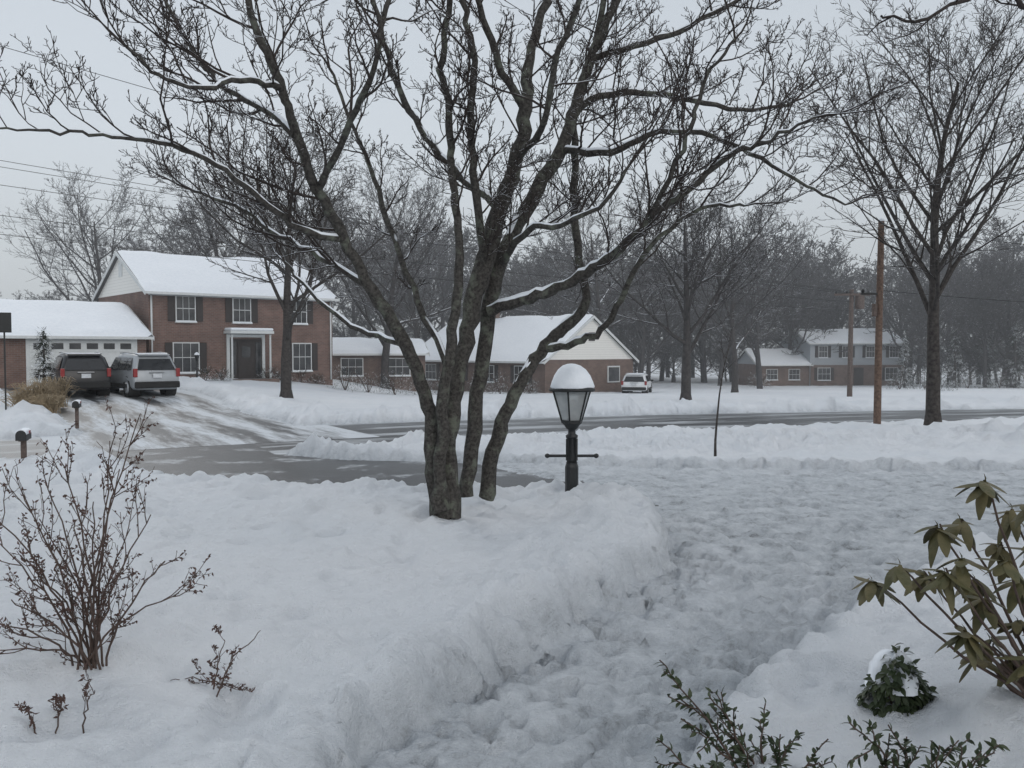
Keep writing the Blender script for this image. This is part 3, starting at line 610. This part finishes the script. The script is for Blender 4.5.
# ------------------------------------------------------------ vehicles
def suv(name,loc,rz,paint,dark):
    e=empty(name,loc,rz); hw=.93; zt=1.72
    St=[(0,.05,.36,1.02,1.62,.86,.62),(.16,.2,.5,1.04,1.68,.92,.70),(.9,.9,.95,1.04,zt,hw,.72),(2.0,2.0,2.0,1.02,zt,hw,.73),(2.9,2.95,2.55,1.01,1.70,hw,.71),
     (3.15,3.3,2.85,1.0,1.60,hw,.68),(3.4,3.55,3.5,.99,1.03,.92,.80),(4.25,4.2,4.15,.90,.95,.88,.70),(4.6,4.48,4.4,.80,.86,.78,.6)]
    V=[];Fc=[]
    for yl,yb,yu,zb,zu,w,wt in St:
        half=[(w*.86,yl+.02,.30),(w*.98,yl,.42),(w,yl,.72),(w*.97,yb,zb),(wt+.02,yu,zu-.07),(wt*.86,yu+.03,zu)]
        ring=half+[(-a,b_,c) for a,b_,c in half[::-1]]; V+=ring
    m=12
    for k in range(len(St)-1):
        for q in range(m): Fc.append((k*m+q,k*m+(q+1)%m,(k+1)*m+(q+1)%m,(k+1)*m+q))
    for k in(0,len(St)-1):
        for q in range(5): Fc.append((k*m+q,k*m+q+1,k*m+10-q,k*m+11-q))
    o=mesh_py('body',V,Fc,paint,e,True); s=o.modifiers.new('b','BEVEL'); s.width=.03; s.segments=2; s.limit_method='ANGLE'; s.angle_limit=.5
    def quad(nm,pts,mat): return mesh_py(nm,pts,[tuple(range(len(pts)))],mat,e)
    o_=.018
    quad('rear_window',[(-.74,.075-o_*1.5,1.09),(.74,.075-o_*1.5,1.09),(.60,.31-o_*1.5,1.53),(-.60,.31-o_*1.5,1.53)],mCarG)
    for s in(-1,1):
        for (ya,yb,yc,yd) in((.32,.98,1.0,.6),(1.08,1.98,1.98,1.08),(2.06,3.12,2.74,2.06)):
            quad('side_window',[(s*.925,ya,1.09),(s*.925,yb,1.09),(s*(.775),yc,1.58),(s*(.775),yd,1.58)],mCarG)
        box('tail_light',e,(s*.83,.035,.98),(.15,.14,.34),mRed,.02)
        box('mirror',e,(s*1.02,3.0,1.1),(.2,.12,.16),dark,.03)
        Tb=Tubes(); Tb.add([Vector((s*.66,.6,1.73)),Vector((s*.67,1.6,1.79)),Vector((s*.66,2.5,1.76))],[.022]*3,6); Tb.build('roof_rail',mAlloy,e)
        box('side_cladding',e,(s*.925,2.3,.45),(.05,3.2,.16),dark,.02)
        for yy in(.85,3.65):
            T2=Tubes(); T2.add([Vector((s*.70,yy,.36)),Vector((s*.90,yy,.36)),Vector((s*.935,yy,.36))],[.37,.37,.33],24); T2.build('tyre',mRubber,e)
            T2=Tubes(); T2.add([Vector((s*.75,yy,.36)),Vector((s*.943,yy,.36)),Vector((s*.945,yy,.36))],[.23,.22,.01],16); T2.build('rim',mAlloy,e)
            T2=Tubes(); T2.add([Vector((s*.5,yy,.40)),Vector((s*.922,yy,.40)),Vector((s*.923,yy,.4))],[.44,.44,.3],24); T2.build('wheel_arch',mRubber,e)
    box('rear_bumper',e,(0,-.04,.5),(1.74,.2,.26),dark,.05); box('number_plate',e,(0,-.045,.86),(.34,.02,.17),mPlate); box('handle_trim',e,(0,-.0,1.0),(.6,.05,.04),mAlloy,.01)
    box('spoiler',e,(0,.36,1.69),(1.2,.22,.05),paint,.02); box('wiper',e,(.15,.09,1.14),(.5,.02,.02),mRubber)
    box('snow_on_roof',e,(0,1.55,1.735),(1.2,2.0,.05),mCap,.025); box('snow_on_hood',e,(0,3.85,.99),(1.2,.6,.05),mCap,.02)
    return e
x,y=X(86,34.8),34.8; suv('black_suv',(x,y,bz(x,y)+.02),math.radians(33),mBlackP,mRubber)
x,y=X(157,35.4),35.4; suv('silver_suv',(x,y,bz(x,y)+.02),math.radians(40),mSilver,mRubber)
x,y=X(634,60),60; c=suv('white_parked_car',(x,y,bz(x,y)+.02),math.radians(-14),mWhiteP,mRubber); c.scale=(.95,.95,.80)
# ------------------------------------------------------------ foreground plants
def bare_shrub(name,base_px,d,stems,rad=.009,blobs=True,kid=6,klen=.3):
    bx=X(base_px,d); bzv=gz(bx,d)-.05; e=empty(name); Tb=Tubes(); Lv=Leaves(); ends=[]
    PB=dict(seg=[5,4],wob=[.12,.15],up=[.12,.12],tip=[.5,.6],sides=[4,3],kids=[4,0],t0=[.25,0],ang=[.65,.6],ratio=[.5,.5],rk=[.7,.7],rmin=.0022,max=1)
    for (px,py,dd) in stems:
        tgt=W(px,py,d+dd); b=Vector((bx+random.gauss(0,.05),d+random.gauss(0,.05),bzv)); mid=b.lerp(tgt,.45)+Vector((-(tgt.x-b.x)*.12,0,.06))
        C=catmull([(*b,rad),(*mid,rad*.8),(*tgt,rad*.4)],6); P3=[Vector(c[:3])+rv(.006) for c in C]; Tb.add(P3,[c[3] for c in C],5)
        for k in range(kid):
            q=random.randint(3,len(P3)-2); dr=(P3[q+1]-P3[q]).normalized()
            grow(Tb,P3[q],child_dir(dr,random.uniform(.4,.8)),klen*random.uniform(.5,1.2),rad*.45,0,PB)
    for (n_,s_),L in Tb.g.items():
        if s_==3 or s_==4:
            for pts,_ in L:
                for q in range(1,n_):
                    if random.random()<.5:
                        for w in range(random.randint(1,2)): Lv.add(Vector(pts[q])+rv(.004),rv(),rv(),random.uniform(.012,.026),.013,n=2,curl=.6)
    Tb.build('stems',mStem,e)
    if blobs: Lv.build('dried_buds',mBud,e)
bare_shrub('bare_shrub',82,5.05,[(140,412,.2),(120,470,0),(60,455,.1),(20,490,0),(95,500,-.2),(150,515,0),(-5,540,0),(40,520,.3),(165,560,.2),(180,592,-.1),(10,600,-.3),(110,440,.3),(75,520,-.3),(-20,500,.1),(130,530,.3),(0,650,-.2),(45,480,.2),(-15,620,.1),(25,560,0)],kid=6,rad=.0075)
bare_shrub('bare_twig',212,4.75,[(262,630,0),(170,680,.1),(225,640,.1),(248,690,-.1)],rad=.005,kid=3,klen=.13)
bare_shrub('bare_twig',60,4.35,[(22,712,0),(95,690,0),(48,700,.1)],rad=.005,kid=3,klen=.12)
e=empty('rhododendron'); Tb=Tubes(); Lv=Leaves(); rd=3.75; bx=X(1065,rd); b0=Vector((bx,rd,gz(bx,rd)-.05))
tips=[(985,482,0),(938,528,.1),(962,560,-.1),(900,566,0),(985,600,.1),(1005,562,-.2),(966,632,-.1),(1018,622,.1),(872,580,.1),(1012,510,.2),(925,575,.2),(1040,540,0),(1050,600,.1),(990,640,.25),(1035,660,-.2),(960,520,.25),(1060,480,.2),(945,572,-.1),(1000,545,.2),(975,655,.1),(1010,660,.2),(1020,580,-.1),(975,580,.3),(1040,630,.3),(1030,505,0),(1075,560,0),(1080,640,0)]
for px,py,dd in tips:
    t=W(px,py,rd+dd); m=b0.lerp(t,.55)+Vector((.04,0,-.06)); C=catmull([(*b0,.010),(*m,.007),(*t,.004)],5); Tb.add([Vector(c[:3])+rv(.006) for c in C],[c[3] for c in C],6)
    a0=random.uniform(0,6)
    for k in range(random.randint(8,11)):
        a=a0+k*2.4; d=Vector((math.cos(a),math.sin(a),random.uniform(-1.4,.15))); Lv.add(t+rv(.008),d,Vector((0,0,1)),random.uniform(.09,.17),random.uniform(.038,.056),fold=random.uniform(-.4,0),curl=random.uniform(.0,.4),n=5)
    Lv.add(t,Vector((0,0,1))+rv(.2),Vector((1,0,0)),.035,.014,n=2)
Tb.build('stems',mStem,e); Lv.build('leaves',mRhod,e)
# snow-laden evergreen clump
cx_,cy_=X(906,4.2),4.2; cz_=gz(cx_,cy_)+.03; Lv=Leaves(); e=empty('evergreen_clump'); Tb=Tubes()
for k in range(1000):
    v=rv().normalized(); v.z=abs(v.z); q=.85+.4*float(vnoise(v.x*2.5+3,v.y*2+v.z*3)); p=Vector((cx_+v.x*.16*q,cy_+v.y*.15*q,cz_-.05+v.z*.31*random.uniform(.75,1.05)*q)); Lv.add(p,v+Vector((0,0,-.9))+rv(.35),v,random.uniform(.035,.055),.026,n=3)
for k in range(8):
    a=k*.8; Tb.add([Vector((cx_,cy_,cz_-.1)),Vector((cx_+.09*math.cos(a),cy_+.09*math.sin(a),cz_+.16))],[.006,.004],4)
Lv.build('leaves',mHolly,e); Tb.build('stems',mStem,e)
V=[];Fc=[]
for a in range(11):
    for b_ in range(24):
        th=a/10*1.15; ph=b_/24*6.283; q=1+.8*float(vnoise(math.cos(ph)*2.6+5,math.sin(ph)*2.6+a*.35)); r_=.11*math.sin(th)*q
        V.append((cx_-.03+r_*math.cos(ph),cy_+r_*math.sin(ph),cz_-.045+.315*math.cos(th*.95)*(.90+.10*q)+.004))
for a in range(10):
    for b_ in range(24): Fc.append((a*24+b_,a*24+(b_+1)%24,(a+1)*24+(b_+1)%24,(a+1)*24+b_))
mesh_np('snow_load',V,Fc,mCap,e)
def leafy(name,base,d,tips,rad=.006):
    e=empty(name); Tb=Tubes(); Lv=Leaves(); bx=X(base[0],d); b0=Vector((bx,d,gz(bx,d)-.08))
    for px,py,dd in tips:
        t=W(px,py,d+dd); t.z=max(t.z,gz(t.x,t.y)+.05); m=b0.lerp(t,.5)+Vector((0,0,.06)); C=catmull([(*b0,rad),(*m,rad*.8),(*t,rad*.35)],7); P3=[Vector(c[:3])+rv(.006) for c in C]; Tb.add(P3,[c[3] for c in C],5)
        subs=[P3[4:]]
        for k in range(3):
            q=random.randint(5,11); dr=child_dir((P3[q+1]-P3[q]).normalized(),.6); pp=[P3[q]]
            for w in range(4): dr=(dr+rv(.15)+Vector((0,0,.08))).normalized(); pp.append(pp[-1]+dr*.035)
            Tb.add(pp,[.003]*5,4); subs.append(pp)
        for sp in subs:
            for q in range(len(sp)-1):
                dr=(sp[q+1]-sp[q]).normalized()
                for w in range(3):
                    if random.random()<.75: Lv.add(sp[q].lerp(sp[q+1],random.random()),child_dir(dr,random.uniform(.6,1.1)),Vector((0,0,1))+rv(.4),random.uniform(.025,.045),random.uniform(.013,.021),n=3,fold=.4)
    Tb.build('stems',mStem,e); Lv.build('leaves',mHolly,e)
leafy('low_evergreen_shrub',(770,800),3.55,[(664,672,0),(712,690,.1),(690,728,0),(740,742,.1),(655,762,-.1),(800,735,.1),(780,765,-.2),(700,765,-.2),(830,760,0),(720,720,.2),(760,720,.2)])
leafy('low_evergreen_shrub',(920,800),3.3,[(868,725,0),(905,745,.1),(950,745,.1),(1000,745,0),(985,765,-.1),(930,765,-.1),(880,760,0)])
# ------------------------------------------------------------ falling-snow haze (real volume over the neighbourhood)
hz=box('snow_haze',None,(0,98,11),(520,142,32),None)
m=bpy.data.materials.new('haze'); m.use_nodes=True; nt=m.node_tree; nt.nodes.clear()
vs=N(nt,'ShaderNodeVolumeScatter'); vs.inputs['Color'].default_value=(.93,.96,1,1); vs.inputs['Density'].default_value=.0029; vs.inputs['Anisotropy'].default_value=.2
ou=N(nt,'ShaderNodeOutputMaterial'); nt.links.new(vs.outputs[0],ou.inputs['Volume']); hz.data.materials.append(m)
# ------------------------------------------------------------ world, sun, camera
w=bpy.data.worlds.new('World'); scene.world=w; w.use_nodes=True; nt=w.node_tree; nt.nodes.clear()
sky=N(nt,'ShaderNodeTexSky',sky_type='NISHITA'); sky.sun_disc=False; sky.sun_elevation=math.radians(34); sky.sun_rotation=math.radians(150); sky.dust_density=4
b1=N(nt,'ShaderNodeBackground'); b1.inputs['Strength'].default_value=.05
hs=N(nt,'ShaderNodeHueSaturation'); hs.inputs['Saturation'].default_value=.35; nt.links.new(sky.outputs[0],hs.inputs['Color']); nt.links.new(hs.outputs[0],b1.inputs['Color'])
tc=N(nt,'ShaderNodeTexCoord'); sp=N(nt,'ShaderNodeSeparateXYZ'); nt.links.new(tc.outputs['Generated'],sp.inputs[0])
cn=N(nt,'ShaderNodeTexNoise'); cn.inputs['Scale'].default_value=1.6; cn.inputs['Detail'].default_value=3; nt.links.new(tc.outputs['Generated'],cn.inputs['Vector'])
sm=math_(nt,'ADD',sp.outputs[2],math_(nt,'MULTIPLY',math_(nt,'SUBTRACT',cn.outputs['Fac'],.5),.35))
cr=ramp(nt,sm,[(0,(.50,.545,.585)),(.45,(.455,.50,.545)),(1,(.41,.455,.51))])
b2=N(nt,'ShaderNodeBackground'); b2.inputs['Strength'].default_value=1; nt.links.new(cr.outputs[0],b2.inputs['Color'])
ad=N(nt,'ShaderNodeAddShader'); nt.links.new(b1.outputs[0],ad.inputs[0]); nt.links.new(b2.outputs[0],ad.inputs[1])
ou=N(nt,'ShaderNodeOutputWorld'); nt.links.new(ad.outputs[0],ou.inputs[0])
sl=bpy.data.lights.new('sun','SUN'); sl.energy=.75; sl.angle=math.radians(20); sl.color=(1,.98,.95); so=link(bpy.data.objects.new('sun',sl)); so.rotation_euler=(math.radians(56),0,math.radians(-150))
cam=bpy.data.cameras.new('camera'); cam.sensor_width=36; cam.lens=36*F/1024; cam.clip_end=1500; cam.clip_start=.05
co=link(bpy.data.objects.new('camera',cam)); co.location=(0,0,CAMZ); co.rotation_euler=(math.pi/2-PITCH,0,0); scene.camera=co
scene.view_settings.view_transform='Standard'; scene.view_settings.look='None'; scene.view_settings.exposure=0
